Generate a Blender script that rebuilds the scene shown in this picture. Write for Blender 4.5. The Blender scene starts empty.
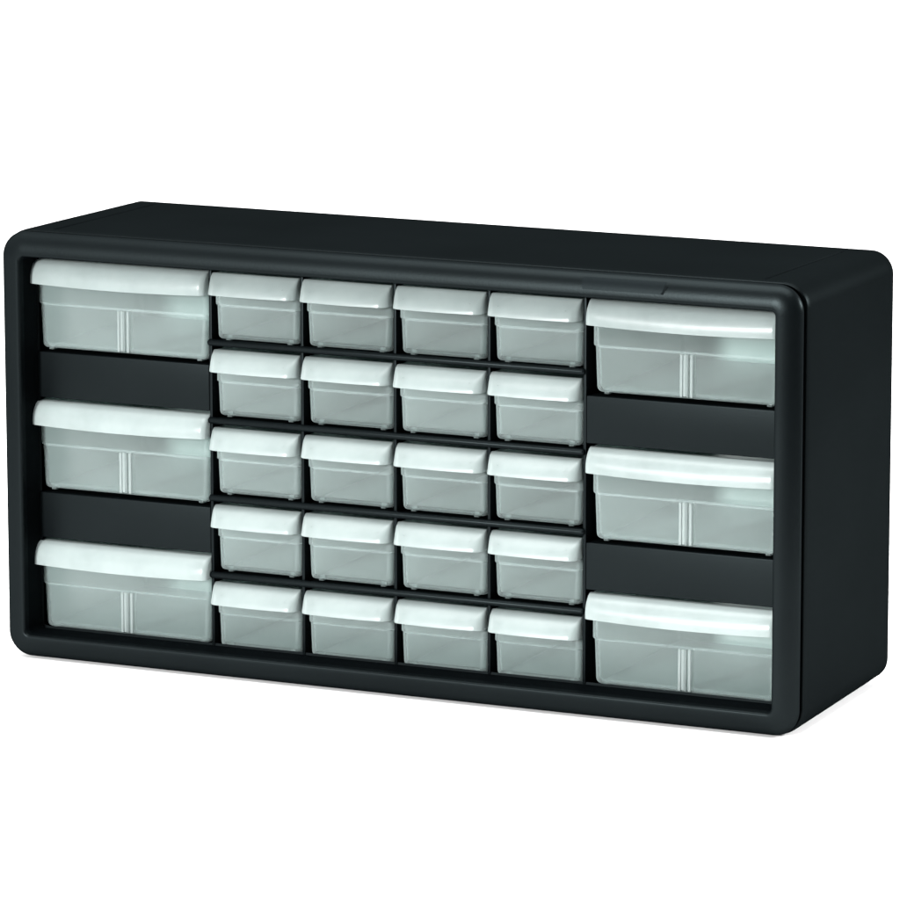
# Small-parts drawer cabinet photographed on a white studio table.
# All sizes in metres; x runs along the front, y goes back, z up.  The cabinet stands on z = 0.
import bpy, bmesh, math, random
from mathutils import Vector, Matrix

random.seed(7)
S = bpy.context.scene
COL = S.collection
mm = 0.001

# ------------------------------------------------------------------ materials
def new_mat(name):
    m = bpy.data.materials.new(name); m.use_nodes = True
    nt = m.node_tree; nt.nodes.clear()
    out = nt.nodes.new('ShaderNodeOutputMaterial')
    return m, nt, out

def plastic_black(name, base, gloss_fac=0.022, rough=0.42, grain=0.10, cloud=0.25):
    """dull black injection-moulded plastic with a fine grained skin"""
    m, nt, out = new_mat(name); N = nt.nodes; L = nt.links
    tc = N.new('ShaderNodeTexCoord')
    n1 = N.new('ShaderNodeTexNoise'); n1.inputs['Scale'].default_value = 900; n1.inputs['Detail'].default_value = 3
    n2 = N.new('ShaderNodeTexNoise'); n2.inputs['Scale'].default_value = 9; n2.inputs['Detail'].default_value = 4
    L.new(tc.outputs['Object'], n1.inputs['Vector']); L.new(tc.outputs['Object'], n2.inputs['Vector'])
    bmp = N.new('ShaderNodeBump'); bmp.inputs['Strength'].default_value = grain; bmp.inputs['Distance'].default_value = 0.0004
    L.new(n1.outputs['Fac'], bmp.inputs['Height'])
    mr = N.new('ShaderNodeMapRange'); mr.inputs['To Min'].default_value = 1 - cloud; mr.inputs['To Max'].default_value = 1 + cloud
    L.new(n2.outputs['Fac'], mr.inputs['Value'])
    mx = N.new('ShaderNodeVectorMath'); mx.operation = 'SCALE'; mx.inputs[0].default_value = base
    L.new(mr.outputs['Result'], mx.inputs['Scale'])
    d = N.new('ShaderNodeBsdfDiffuse'); L.new(mx.outputs['Vector'], d.inputs['Color']); L.new(bmp.outputs['Normal'], d.inputs['Normal'])
    g = N.new('ShaderNodeBsdfGlossy'); g.inputs['Roughness'].default_value = rough; g.inputs['Color'].default_value = (.78, .97, 1, 1)
    L.new(bmp.outputs['Normal'], g.inputs['Normal'])
    fr = N.new('ShaderNodeMapRange'); fr.inputs['To Min'].default_value = gloss_fac * .8; fr.inputs['To Max'].default_value = gloss_fac * 1.2
    L.new(n2.outputs['Fac'], fr.inputs['Value'])
    mix = N.new('ShaderNodeMixShader'); L.new(fr.outputs['Result'], mix.inputs['Fac'])
    L.new(d.outputs[0], mix.inputs[1]); L.new(g.outputs[0], mix.inputs[2]); L.new(mix.outputs[0], out.inputs['Surface'])
    return m

def plastic_clear(name, tint, clear, gloss=0.05, rough=0.22, transl=0.4, cloud=0.06):
    """frosted polypropylene: partly see-through, partly milky"""
    m, nt, out = new_mat(name); N = nt.nodes; L = nt.links
    tc = N.new('ShaderNodeTexCoord')
    n2 = N.new('ShaderNodeTexNoise'); n2.inputs['Scale'].default_value = 35; n2.inputs['Detail'].default_value = 3
    L.new(tc.outputs['Object'], n2.inputs['Vector'])
    n1 = N.new('ShaderNodeTexNoise'); n1.inputs['Scale'].default_value = 160; n1.inputs['Detail'].default_value = 2
    L.new(tc.outputs['Object'], n1.inputs['Vector'])
    bmp = N.new('ShaderNodeBump'); bmp.inputs['Strength'].default_value = 0.05; bmp.inputs['Distance'].default_value = 0.001
    L.new(n1.outputs['Fac'], bmp.inputs['Height'])
    d = N.new('ShaderNodeBsdfDiffuse'); d.inputs['Color'].default_value = (*tint, 1)
    t = N.new('ShaderNodeBsdfTranslucent'); t.inputs['Color'].default_value = (*tint, 1)
    mk = N.new('ShaderNodeMixShader'); mk.inputs['Fac'].default_value = transl
    L.new(d.outputs[0], mk.inputs[1]); L.new(t.outputs[0], mk.inputs[2])
    tr = N.new('ShaderNodeBsdfTransparent'); tr.inputs['Color'].default_value = (.97, 1, .99, 1)
    mr = N.new('ShaderNodeMapRange'); mr.inputs['To Min'].default_value = clear - cloud; mr.inputs['To Max'].default_value = clear + cloud
    L.new(n2.outputs['Fac'], mr.inputs['Value'])
    oi = N.new('ShaderNodeObjectInfo'); ro = N.new('ShaderNodeMapRange')      # no two mouldings are equally cloudy
    ro.inputs['To Min'].default_value = .94; ro.inputs['To Max'].default_value = 1.03; L.new(oi.outputs['Random'], ro.inputs['Value'])
    rm = N.new('ShaderNodeMath'); rm.operation = 'MULTIPLY'; L.new(mr.outputs['Result'], rm.inputs[0]); L.new(ro.outputs['Result'], rm.inputs[1])
    lw = N.new('ShaderNodeLayerWeight'); lw.inputs['Blend'].default_value = .35   # longer way through the wall at a slant
    om = N.new('ShaderNodeMath'); om.operation = 'SUBTRACT'; om.inputs[0].default_value = 1; L.new(lw.outputs['Facing'], om.inputs[1])
    ml = N.new('ShaderNodeMath'); ml.operation = 'MULTIPLY'; L.new(rm.outputs[0], ml.inputs[0]); L.new(om.outputs[0], ml.inputs[1])
    m2 = N.new('ShaderNodeMixShader'); L.new(ml.outputs[0], m2.inputs['Fac'])
    L.new(mk.outputs[0], m2.inputs[1]); L.new(tr.outputs[0], m2.inputs[2])
    g = N.new('ShaderNodeBsdfGlossy'); g.inputs['Roughness'].default_value = rough; L.new(bmp.outputs['Normal'], g.inputs['Normal'])
    m3 = N.new('ShaderNodeMixShader'); fz = N.new('ShaderNodeFresnel'); fz.inputs['IOR'].default_value = 1 + gloss*9
    L.new(fz.outputs[0], m3.inputs['Fac'])
    L.new(m2.outputs[0], m3.inputs[1]); L.new(g.outputs[0], m3.inputs[2])
    L.new(m3.outputs[0], out.inputs['Surface'])
    return m

BLACK = (0.0014, 0.0020, 0.0023)
M_body  = plastic_black('black_plastic', (.0009, .0013, .0015), gloss_fac=.0042, rough=.40)
M_frame = plastic_black('black_frame_plastic', BLACK, gloss_fac=.0070, rough=.36)
M_inner = plastic_black('black_inner_plastic', BLACK, gloss_fac=.0068, rough=.38)
M_recess_shade = plastic_black('black_recess_shade', (0.0009, 0.0013, 0.0016), gloss_fac=.003, rough=.5)  # darker, duller copy of the black: recess shade put into the colour
M_plate = plastic_black('black_plate_plastic', (0.0019, 0.0027, 0.0033), gloss_fac=.0064, rough=.45)
M_tray  = plastic_clear('frosted_tray_plastic', (0.300, 0.385, 0.375), .08, gloss=.045, rough=.25, transl=.20)
M_front = plastic_clear('clear_tray_front_plastic', (0.37, 0.448, 0.438), .93, gloss=.030, rough=.22, transl=.35)
M_edge  = plastic_clear('tray_edge_plastic', (0.42, 0.51, 0.50), .86, gloss=.030, rough=.22, transl=.35)
M_lip   = plastic_clear('milky_handle_plastic', (0.362, 0.418, 0.411), .40, gloss=.035, rough=.27, transl=.32, cloud=.26)
M_slot  = plastic_clear('milky_slot_plastic', (0.32, 0.375, 0.368), .35, gloss=.05, rough=.3, transl=.3)

mt, nt, out = new_mat('white_table_laminate')
d = nt.nodes.new('ShaderNodeBsdfDiffuse'); d.inputs['Color'].default_value = (.93, .935, .935, 1)
nn = nt.nodes.new('ShaderNodeTexNoise'); nn.inputs['Scale'].default_value = 40
cr = nt.nodes.new('ShaderNodeMapRange'); cr.inputs['To Min'].default_value = .91; cr.inputs['To Max'].default_value = .95
nt.links.new(nn.outputs['Fac'], cr.inputs['Value']); nt.links.new(cr.outputs['Result'], d.inputs['Color'])
nt.links.new(d.outputs[0], out.inputs['Surface']); M_table = mt

# ------------------------------------------------------------------ helpers
def link(name, bm, mat, parent=None, smooth=35):
    bmesh.ops.recalc_face_normals(bm, faces=bm.faces[:])
    me = bpy.data.meshes.new(name); bm.to_mesh(me); bm.free()
    me.materials.append(mat)
    for p in me.polygons: p.use_smooth = True
    try: me.set_sharp_from_angle(angle=math.radians(smooth))
    except Exception: pass
    o = bpy.data.objects.new(name, me); COL.objects.link(o)
    if parent: o.parent = parent
    return o

def box(bm, x0, x1, y0, y1, z0, z1, bev=0.0, seg=2):
    r = bmesh.ops.create_cube(bm, size=1)
    vs = r['verts']
    bmesh.ops.scale(bm, vec=(x1-x0, y1-y0, z1-z0), verts=vs)
    bmesh.ops.translate(bm, vec=((x0+x1)/2, (y0+y1)/2, (z0+z1)/2), verts=vs)
    if bev:
        es = list({e for v in vs for e in v.link_edges})
        bmesh.ops.bevel(bm, geom=es, offset=bev, segments=seg, profile=.6, affect='EDGES')

def rrect(x0, x1, z0, z1, r, n=10, top_extra=()):
    """rounded rectangle in a plane, counter-clockwise; top_extra = list of x inserted on the upper side"""
    P = []
    def arc(cx, cz, a0):
        for i in range(n+1):
            a = a0 + math.pi/2*i/n
            P.append((cx + r*math.cos(a), cz + r*math.sin(a)))
    arc(x1-r, z1-r, 0)
    for xx in sorted(top_extra, reverse=True): P.append((xx, z1))
    arc(x0+r, z1-r, math.pi/2)
    arc(x0+r, z0+r, math.pi)
    arc(x1-r, z0+r, 1.5*math.pi)
    return P

def bridge(bm, rings, closed=True):
    for A, B in zip(rings[:-1], rings[1:]):
        n = len(A)
        for i in range(n if closed else n-1):
            j = (i+1) % n
            try: bm.faces.new((A[i], A[j], B[j], B[i]))
            except ValueError: pass

W, H, D = .508, .258, .1432
R0 = .0145

# ------------------------------------------------------------------ the cabinet
cab = bpy.data.objects.new('drawer_cabinet', None); COL.objects.link(cab)
cab.location = (0, 0, 0)
cab['label'] = 'black plastic small-parts cabinet full of frosted clear drawers with milky white handles'
cab['category'] = 'drawer cabinet'

# housing: one moulded shell, open at the front, two fine mould lines across its top
def housing():
    bm = bmesh.new()
    gx = []
    for c in (.0286, W-.0286): gx += [c-.0016, c-.0009, c+.0009, c+.0016]
    def ring(inset, y, dip=0., r=None):
        rr = (R0 if r is None else r)
        P = rrect(inset, W-inset, inset, H-inset, max(rr-inset*.6, .002), 14, gx)
        vs = []
        for (x, z) in P:
            zz = z
            if dip:
                for c in (.0286, W-.0286):
                    if abs(x-c) < .0012 and z > H-.01: zz = z-dip
            vs.append(bm.verts.new((x, y, zz)))
        return vs
    prof = [(.0042, .0020, 0), (.0030, .0008, 0), (.0012, .0000, 0), (.0005, .0002, 0), (.0001, .0008, 0),
            (.00005, .0060, 0), (.0001, .0085, .0026), (.0006, .05, .0026), (.0012, .09, .0022), (.0017, D-.014, .0014), (.0018, D-.010, 0),
            (.0019, D-.0016, 0), (.0024, D-.0006, 0), (.0036, D, 0)]
    rings = [ring(i, y, dp) for (i, y, dp) in prof]
    bridge(bm, rings)
    bm.faces.new(rings[-1])
    # inside of the shell
    inn = [ring(.0042, .0020), ring(.0060, .0020), ring(.0060, D-.004)]
    bridge(bm, inn); bm.faces.new(inn[-1])
    bmesh.ops.remove_doubles(bm, verts=bm.verts[:], dist=1e-6)
    o = link('housing', bm, M_body, cab, 40)
    o.data.materials.append(M_recess_shade)           # shade painted into the two mould lines as a darker black
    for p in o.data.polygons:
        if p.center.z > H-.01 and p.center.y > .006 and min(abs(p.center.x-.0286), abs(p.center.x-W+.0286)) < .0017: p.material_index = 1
    return o
housing()

# front frame: a thick rolled bezel standing proud of the housing
FR = [(.0060, .0022), (.0052, -.0018), (.0030, -.0024), (.0016, -.0027), (.0009, -.0034), (.0005, -.0048)]
for k in range(1, 17):                         # smooth outer roll
    t = math.pi/2*k/16
    FR.append((.0005+.0128*(1-math.cos(t)), -.0048-.0082*math.sin(t)))
FR += [(.0139, -.0128), (.0144, -.0123), (.0147, -.0115), (.0149, -.0102), (.01495, -.0080), (.0151, .0075), (.0165, .0078)]
def frame():
    bm = bmesh.new(); rings = []
    for (i, y) in FR:
        r = max(R0+.001-i*.85, .0022)
        rings.append([bm.verts.new((x, y, z)) for (x, z) in rrect(i, W-i, i, H-i, r, 14)])
    bridge(bm, rings)
    o = link('front_frame', bm, M_frame, cab, 50)
    o.data.materials.append(M_recess_shade)           # darker black stands in for shade on the opening's inner walls
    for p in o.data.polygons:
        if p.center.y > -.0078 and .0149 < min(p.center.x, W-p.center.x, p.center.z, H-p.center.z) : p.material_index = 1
    return o
frame()

# blank maker's plate at the top right of the frame, following the roll of the bezel
def plate():
    bm = bmesh.new()
    pts = [(.0005+.0128*(1-math.cos(t)), -.0048-.0082*math.sin(t)) for t in (.64, .77, .90, 1.03, 1.16, 1.29)] + []
    off = .00012
    x0, x1 = .3765, .4275
    rows = []
    for k, (i, y) in enumerate(pts):
        t = k/(len(pts)-1)
        xl, xr = x0+.0006*(t*2-1)**2, x1 - .0022*t
        rows.append([bm.verts.new((xl, y-off, H-i)), bm.verts.new((xr, y-off, H-i))])
    back = [[bm.verts.new((v.co.x, v.co.y+.0012, v.co.z)) for v in r] for r in rows]
    for a, b in zip(rows[:-1], rows[1:]): bm.faces.new((a[0], a[1], b[1], b[0]))
    for a, b in zip(back[:-1], back[1:]): bm.faces.new((a[0], b[0], b[1], a[1]))
    for s in (0, 1):
        for k in range(len(rows)-1):
            bm.faces.new((rows[k][s], rows[k+1][s], back[k+1][s], back[k][s]))
    bm.faces.new((rows[0][0], back[0][0], back[0][1], rows[0][1]))
    bm.faces.new((rows[-1][0], rows[-1][1], back[-1][1], back[-1][0]))
    o = link('name_plate', bm, M_plate, cab, 30)
    o.data.materials.append(M_recess_shade)
    bm = bmesh.new(); bm.from_mesh(o.data)
    # the slanting dark nick at its right end
    a = [(x1-.0004, pts[2]), (x1+.0012, pts[2]), (x1-.0012, pts[5]), (x1-.0026, pts[5])]
    f = [bm.verts.new((x, y-off-.0003, H-i)) for (x, (i, y)) in a]; g = [bm.verts.new((v.co.x, v.co.y+.001, v.co.z)) for v in f]
    fs = [bm.faces.new(f), bm.faces.new(g[::-1])] + [bm.faces.new((f[i], g[i], g[(i+1) % 4], f[(i+1) % 4])) for i in range(4)]
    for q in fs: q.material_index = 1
    bm.to_mesh(o.data); bm.free()
plate()

G = .0067                       # plane of the panels
VX = [.1314, .1912, .2510, .3107, .3705]      # upright dividers
ZB = [.1990, .1533, .1069, .0605, .0141]      # tray bottoms, top row first (at the tray plane)
RZ = [.1975, .1510, .1046, .0582]             # middle shelves
LZ = [.1854, .1002, .0152]                    # big tray bottoms
PZ = [(.1838, .1562), (.0985, .0710)]         # blank panels (top, bottom)

for k, x in enumerate(VX):
    bm = bmesh.new()
    box(bm, x-.0009, x+.0009, G+.0002, D-.006, .0065, H-.0065, .0004, 2)
    o = link('divider', bm, M_inner, cab)
    o.data.materials.append(M_recess_shade)  # divider sides coloured darker to imitate shade between the columns
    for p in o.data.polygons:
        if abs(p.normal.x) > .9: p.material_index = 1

for z in RZ:                                   # shelves of the four small columns with a rounded front rail
    bm = bmesh.new()
    box(bm, VX[0]+.0009, VX[4]-.0009, G+.002, D-.0062, z-.0006, z+.0006)
    n = 12; x0, x1 = VX[0]-.0012, VX[4]+.0004
    rings = []
    for (x, s) in ((x0, .55), (x0+.0005, .85), (x0+.0014, 1), (x1-.0014, 1), (x1-.0005, .85), (x1, .55)):
        rings.append([bm.verts.new((x, G-.0004+.0022*s*math.cos(2*math.pi*i/n), z+.00205*s*math.sin(2*math.pi*i/n))) for i in range(n)])
    bridge(bm, rings); bm.faces.new(rings[0]); bm.faces.new(rings[-1][::-1])
    link('shelf', bm, M_inner, cab)

for (xa, xb) in ((.0152, VX[0]-.0011), (VX[4]+.0011, W-.0152)):
    for (zt, zb) in PZ:
        bm = bmesh.new()
        box(bm, xa, xb, G, G+.0022, zb, zt, .0007, 3)
        # runners behind the panel
        box(bm, xa+.0006, xb-.0006, G+.0024, D-.0064, zb+.0004, zb+.0018)
        box(bm, xa+.0006, xb-.0006, G+.0024, D-.0064, zt-.0018, zt-.0004)
        link('blank_panel', bm, M_inner, cab)

# ------------------------------------------------------------------ drawers
TY = .0098                      # front face of the trays

def tray_mesh(w, h, step, depth, large):
    """open-topped tray. local origin: bottom centre of its front face"""
    bm = bmesh.new()
    th = .0011
    def ring(x_in, y_in, z, r):
        P = rrect(-w/2+x_in, w/2-x_in, y_in, depth-y_in, r, 6)
        return [bm.verts.new((x, y, z)) for (x, y) in P]
    tp = .0016 if large else .0011                                  # draft towards the bottom
    rb = .0034 if large else .0026
    rings = []
    for a in (0, 22, 45, 68, 90):               # rounded bottom edge
        s = math.sin(math.radians(a)); c = math.cos(math.radians(a))
        rings.append(ring(tp+rb*(1-s), .0006+rb*(1-s), rb*(1-c), max(.0042-rb*(1-s), .0008)))
    rings.append(ring(tp*.55, .0004, step-.0008, .0040))
    rings.append(ring(.0008, .0002, step-.0003, .0042))
    rings.append(ring(.0002, -.0005, step+.0003, .0042))
    rings.append(ring(.0, -.0006, step+.0008, .0042))
    rings.append(ring(.0, -.0006, h-.0004, .0042))
    rings.append(ring(.0003, -.0003, h, .0040))
    bm.faces.new(rings[0])
    rings.append(ring(th, th-.0006, h, .0032))
    rings.append(ring(th, th-.0006, step+.0010, .0032))
    rings.append(ring(tp*.55+th, .0004+th, step-.0012, .0030))
    rings.append(ring(tp+th+.0002, .0006+th, rb+.0004, .0030))
    rings.append(ring(tp+th+.0018, .0006+th+.0018, th, .0016))
    bridge(bm, rings)
    bm.faces.new(rings[-1])
    # little moulded feet under the corners
    for sx in (-1, 1):
        for yy in (.0062, depth-.008):
            cx = sx*(w/2-.0082)
            box(bm, cx-.0016, cx+.0016, yy-.004, yy+.001, -.0008, .0009, .0005, 2)
    return bm

def handle_mesh(w, h, lip, P, bow, dip):
    """hooded pull: rolls out of the top rim and ends in a free lower edge with rounded corners"""
    bm = bmesh.new()
    rows = []
    NL = 12; NA = 6; NS = 20
    hw = w/2
    for k in range(NL+1):
        t = k/NL
        if w > .09: p = .0012 + (P-.0012)*math.sqrt(max(0, 1-(1-min(1, t*1.18))**2.0)); rx = min(p*.6, .0034)
        else:       p = .0012 + (P-.0012)*(1-(1-t)**1.75); rx = min(p*.62, .0056)
        ry = rx
        pts = [(-hw, .0004)]
        for i in range(NA+1):
            a = math.pi/2*i/NA
            pts.append((-hw+rx*(1-math.cos(a)), -(p-ry) - ry*math.sin(a)))
        for i in range(1, NS):
            q = -1+2*i/NS
            pts.append(((hw-rx)*q, -p - bow*t*(1-q*q)))
        for i in range(NA, -1, -1):
            a = math.pi/2*i/NA
            pts.append((hw-rx*(1-math.cos(a)), -(p-ry) - ry*math.sin(a)))
        pts.append((hw, .0004))
        rows.append([bm.verts.new((x, y, h + .0002 - (lip + dip*max(0, 1-(x/hw)**2))*t)) for (x, y) in pts])
    bridge(bm, rows, closed=False)
    # flat top back to the rim of the tray
    n = len(rows[0]); back = [bm.verts.new((v.co.x*(1-.004), .0012, h+.0002)) for v in rows[0]]
    bridge(bm, [back, rows[0]], closed=False)
    bmesh.ops.remove_doubles(bm, verts=bm.verts[:], dist=2e-5)
    bmesh.ops.recalc_face_normals(bm, faces=bm.faces[:])
    bmesh.ops.solidify(bm, geom=bm.faces[:], thickness=.0010)
    # thin gussets under the hood near each end
    for s in (-1, 1):
        x = s*(hw-.0075)
        a = [(x-.0004, -.0008, h-.0012), (x-.0004, -P*.80, h-lip*.52), (x-.0004, -.0008, h-lip*.80)]
        f = [bm.verts.new(q) for q in a]; g = [bm.verts.new((q[0]+.0008, q[1], q[2])) for q in a]
        bm.faces.new(f); bm.faces.new(g[::-1])
        for i in range(3):
            j = (i+1) % 3; bm.faces.new((f[i], g[i], g[j], f[j]))
    return bm

def slot_mesh(top):
    bm = bmesh.new()
    for (x0, x1, ya, yb) in ((-.0040, -.0023, .0001, .0055), (.0022, .0039, .0001, .0055), (.0001, .0009, .0001, .0024), (-.0021, -.0001, .0003, .0022)):
        box(bm, x0, x1, ya, yb, .0012 if ya < .0002 else .0016, top, .0003, 1)
    return bm

def make_drawer(w, h, step, lip, P, bow, depth, large):
    t = link('drawer', tray_mesh(w, h, step, depth, large), M_tray, cab, 40)
    t.data.materials.append(M_front); t.data.materials.append(M_edge)            # the front wall is moulded clearer than the rest
    for p in t.data.polygons:
        if p.center.y < .0046 and not (abs(p.normal.z) > .9 and p.center.z < .003): p.material_index = 2
        if p.center.y < .0046 and abs(p.normal.y) > .93 and p.area > 2e-4: p.material_index = 1
    link('handle', handle_mesh(w+.0012 if large else w+.0004, h, lip, P, bow, .0011 if large else .0002), M_lip, t, 48).location = (-.0006 if not large else 0, 0, 0)
    if large:
        link('divider_slot', slot_mesh(step-.001), M_slot, t, 30)
        t['label'] = 'wide drawer with an empty divider slot inside its front'
    return t

used = {}
def place(kind, proto, x, z, dy):
    if kind not in used:
        used[kind] = 1; o = proto
    else:
        o = proto.copy(); COL.objects.link(o); o.parent = cab
        for ch in list(proto.children):
            c = ch.copy(); COL.objects.link(c); c.parent = o
    o.location = (x, TY+dy, z)
    o.rotation_euler = (0, 0, random.uniform(-.002, .002))
    return o

big = make_drawer(.1156, .0537, .0268, .0136, .0102, .0010, .126, True)
small = make_drawer(.0566, .0393, .0203, .0120, .0100, .0005, .126, False)
for z in LZ:
    place('big', big, .0718, z, random.uniform(-.0004, .0004))
for z in LZ:
    place('big', big, .4316, z, random.uniform(-.0004, .0004))
for zb in ZB:
    for c in range(4):
        xc = (VX[c]+VX[c+1])/2 - .0006
        place('small', small, xc, zb, random.uniform(-.0006, .0006))

# ------------------------------------------------------------------ table
bm = bmesh.new()
TP = [(-2.2, -1.955), (.95, -.2225), (.95, 2.8), (-2.2, 2.8)]       # worktop, its unseen front right corner cut away to darken the frame's reflection
tv = [bm.verts.new((x, y, -.0002)) for (x, y) in TP]; bv = [bm.verts.new((x, y, -.03)) for (x, y) in TP]
bm.faces.new(tv); bm.faces.new(bv[::-1]); bridge(bm, [tv, bv])
bmesh.ops.bevel(bm, geom=[e for e in bm.edges if all(v.co.z > -.001 for v in e.verts)], offset=.003, segments=2, affect='EDGES')
tb = link('table_surface', bm, M_table, None, 30)
tb['kind'] = 'structure'

# ------------------------------------------------------------------ world: white studio, bright overhead and behind, dark to the right-hand front
world = bpy.data.worlds.new('World'); S.world = world; world.use_nodes = True
nt = world.node_tree; nt.nodes.clear(); N = nt.nodes; L = nt.links
wo = N.new('ShaderNodeOutputWorld'); bg = N.new('ShaderNodeBackground'); L.new(bg.outputs[0], wo.inputs['Surface'])
tc = N.new('ShaderNodeTexCoord')
def ramp(vec, stops):
    dt = N.new('ShaderNodeVectorMath'); dt.operation = 'DOT_PRODUCT'; dt.inputs[1].default_value = Vector(vec).normalized()
    L.new(tc.outputs['Generated'], dt.inputs[0])
    hm = N.new('ShaderNodeMath'); hm.operation = 'MULTIPLY_ADD'; hm.inputs[1].default_value = .5; hm.inputs[2].default_value = .5
    L.new(dt.outputs['Value'], hm.inputs[0])
    rp = N.new('ShaderNodeValToRGB'); L.new(hm.outputs[0], rp.inputs['Fac'])
    el = rp.color_ramp.elements
    while len(el) < len(stops): el.new(.5)
    for e_, (p_, v_) in zip(el, stops): e_.position = p_; e_.color = (v_, v_, v_, 1)
    return rp
ra = ramp((.8, -.6, 0), [(.30, 1.0), (.48, .55), (.66, .03)])
rb_ = ramp((0, 0, 1), [(.48, .55), (.75, .85), (.95, 1.0)])
mu = N.new('ShaderNodeMix'); mu.data_type = 'RGBA'; mu.blend_type = 'MULTIPLY'; mu.inputs['Factor'].default_value = 1
L.new(ra.outputs['Color'], mu.inputs['A']); L.new(rb_.outputs['Color'], mu.inputs['B'])
L.new(mu.outputs['Result'], bg.inputs['Color']); bg.inputs['Strength'].default_value = 2.0

def softbox(name, loc, target, sx, sy, power, col=(1, 1, 1)):
    l = bpy.data.lights.new(name, 'AREA'); l.shape = 'RECTANGLE'; l.size = sx; l.size_y = sy; l.energy = power; l.color = col
    o = bpy.data.objects.new(name, l); COL.objects.link(o); o.location = loc
    o.rotation_euler = (Vector(target)-Vector(loc)).to_track_quat('-Z', 'Y').to_euler()
    o['kind'] = 'structure'
    return o
softbox('overhead_softbox', (.38, -.25, 1.9), (.38, -.05, 0), 1.8, 1.5, 66)
softbox('front_softbox', (-.75, -5.0, 1.25), (.25, 0, .13), .50, .50, 385)
softbox('added_side_fill', (2.0, 1.0, .75), (.56, .06, 0), .7, .5, 60)  # added low fill lamp, wipes out the contact shadow on the right

# ------------------------------------------------------------------ camera (recovered from the photograph's perspective)
cam = bpy.data.cameras.new('camera'); co = bpy.data.objects.new('camera', cam); COL.objects.link(co)
co.rotation_mode = 'XYZ'
co.rotation_euler = (1.38060829, .00131047, .43469346)
co.location = (1.56356040, -2.74270075, .72909073)
cam.sensor_fit = 'HORIZONTAL'; cam.sensor_width = 36; cam.lens = 214.4769
cam.clip_start = .1; cam.clip_end = 100
S.camera = co
S.render.resolution_x = 1024; S.render.resolution_y = 1024

S.view_settings.view_transform = 'Standard'; S.view_settings.look = 'None'
S.view_settings.exposure = .5; S.view_settings.gamma = 1
S.render.engine = 'CYCLES'
S.cycles.transparent_max_bounces = 32
S.cycles.max_bounces = 12
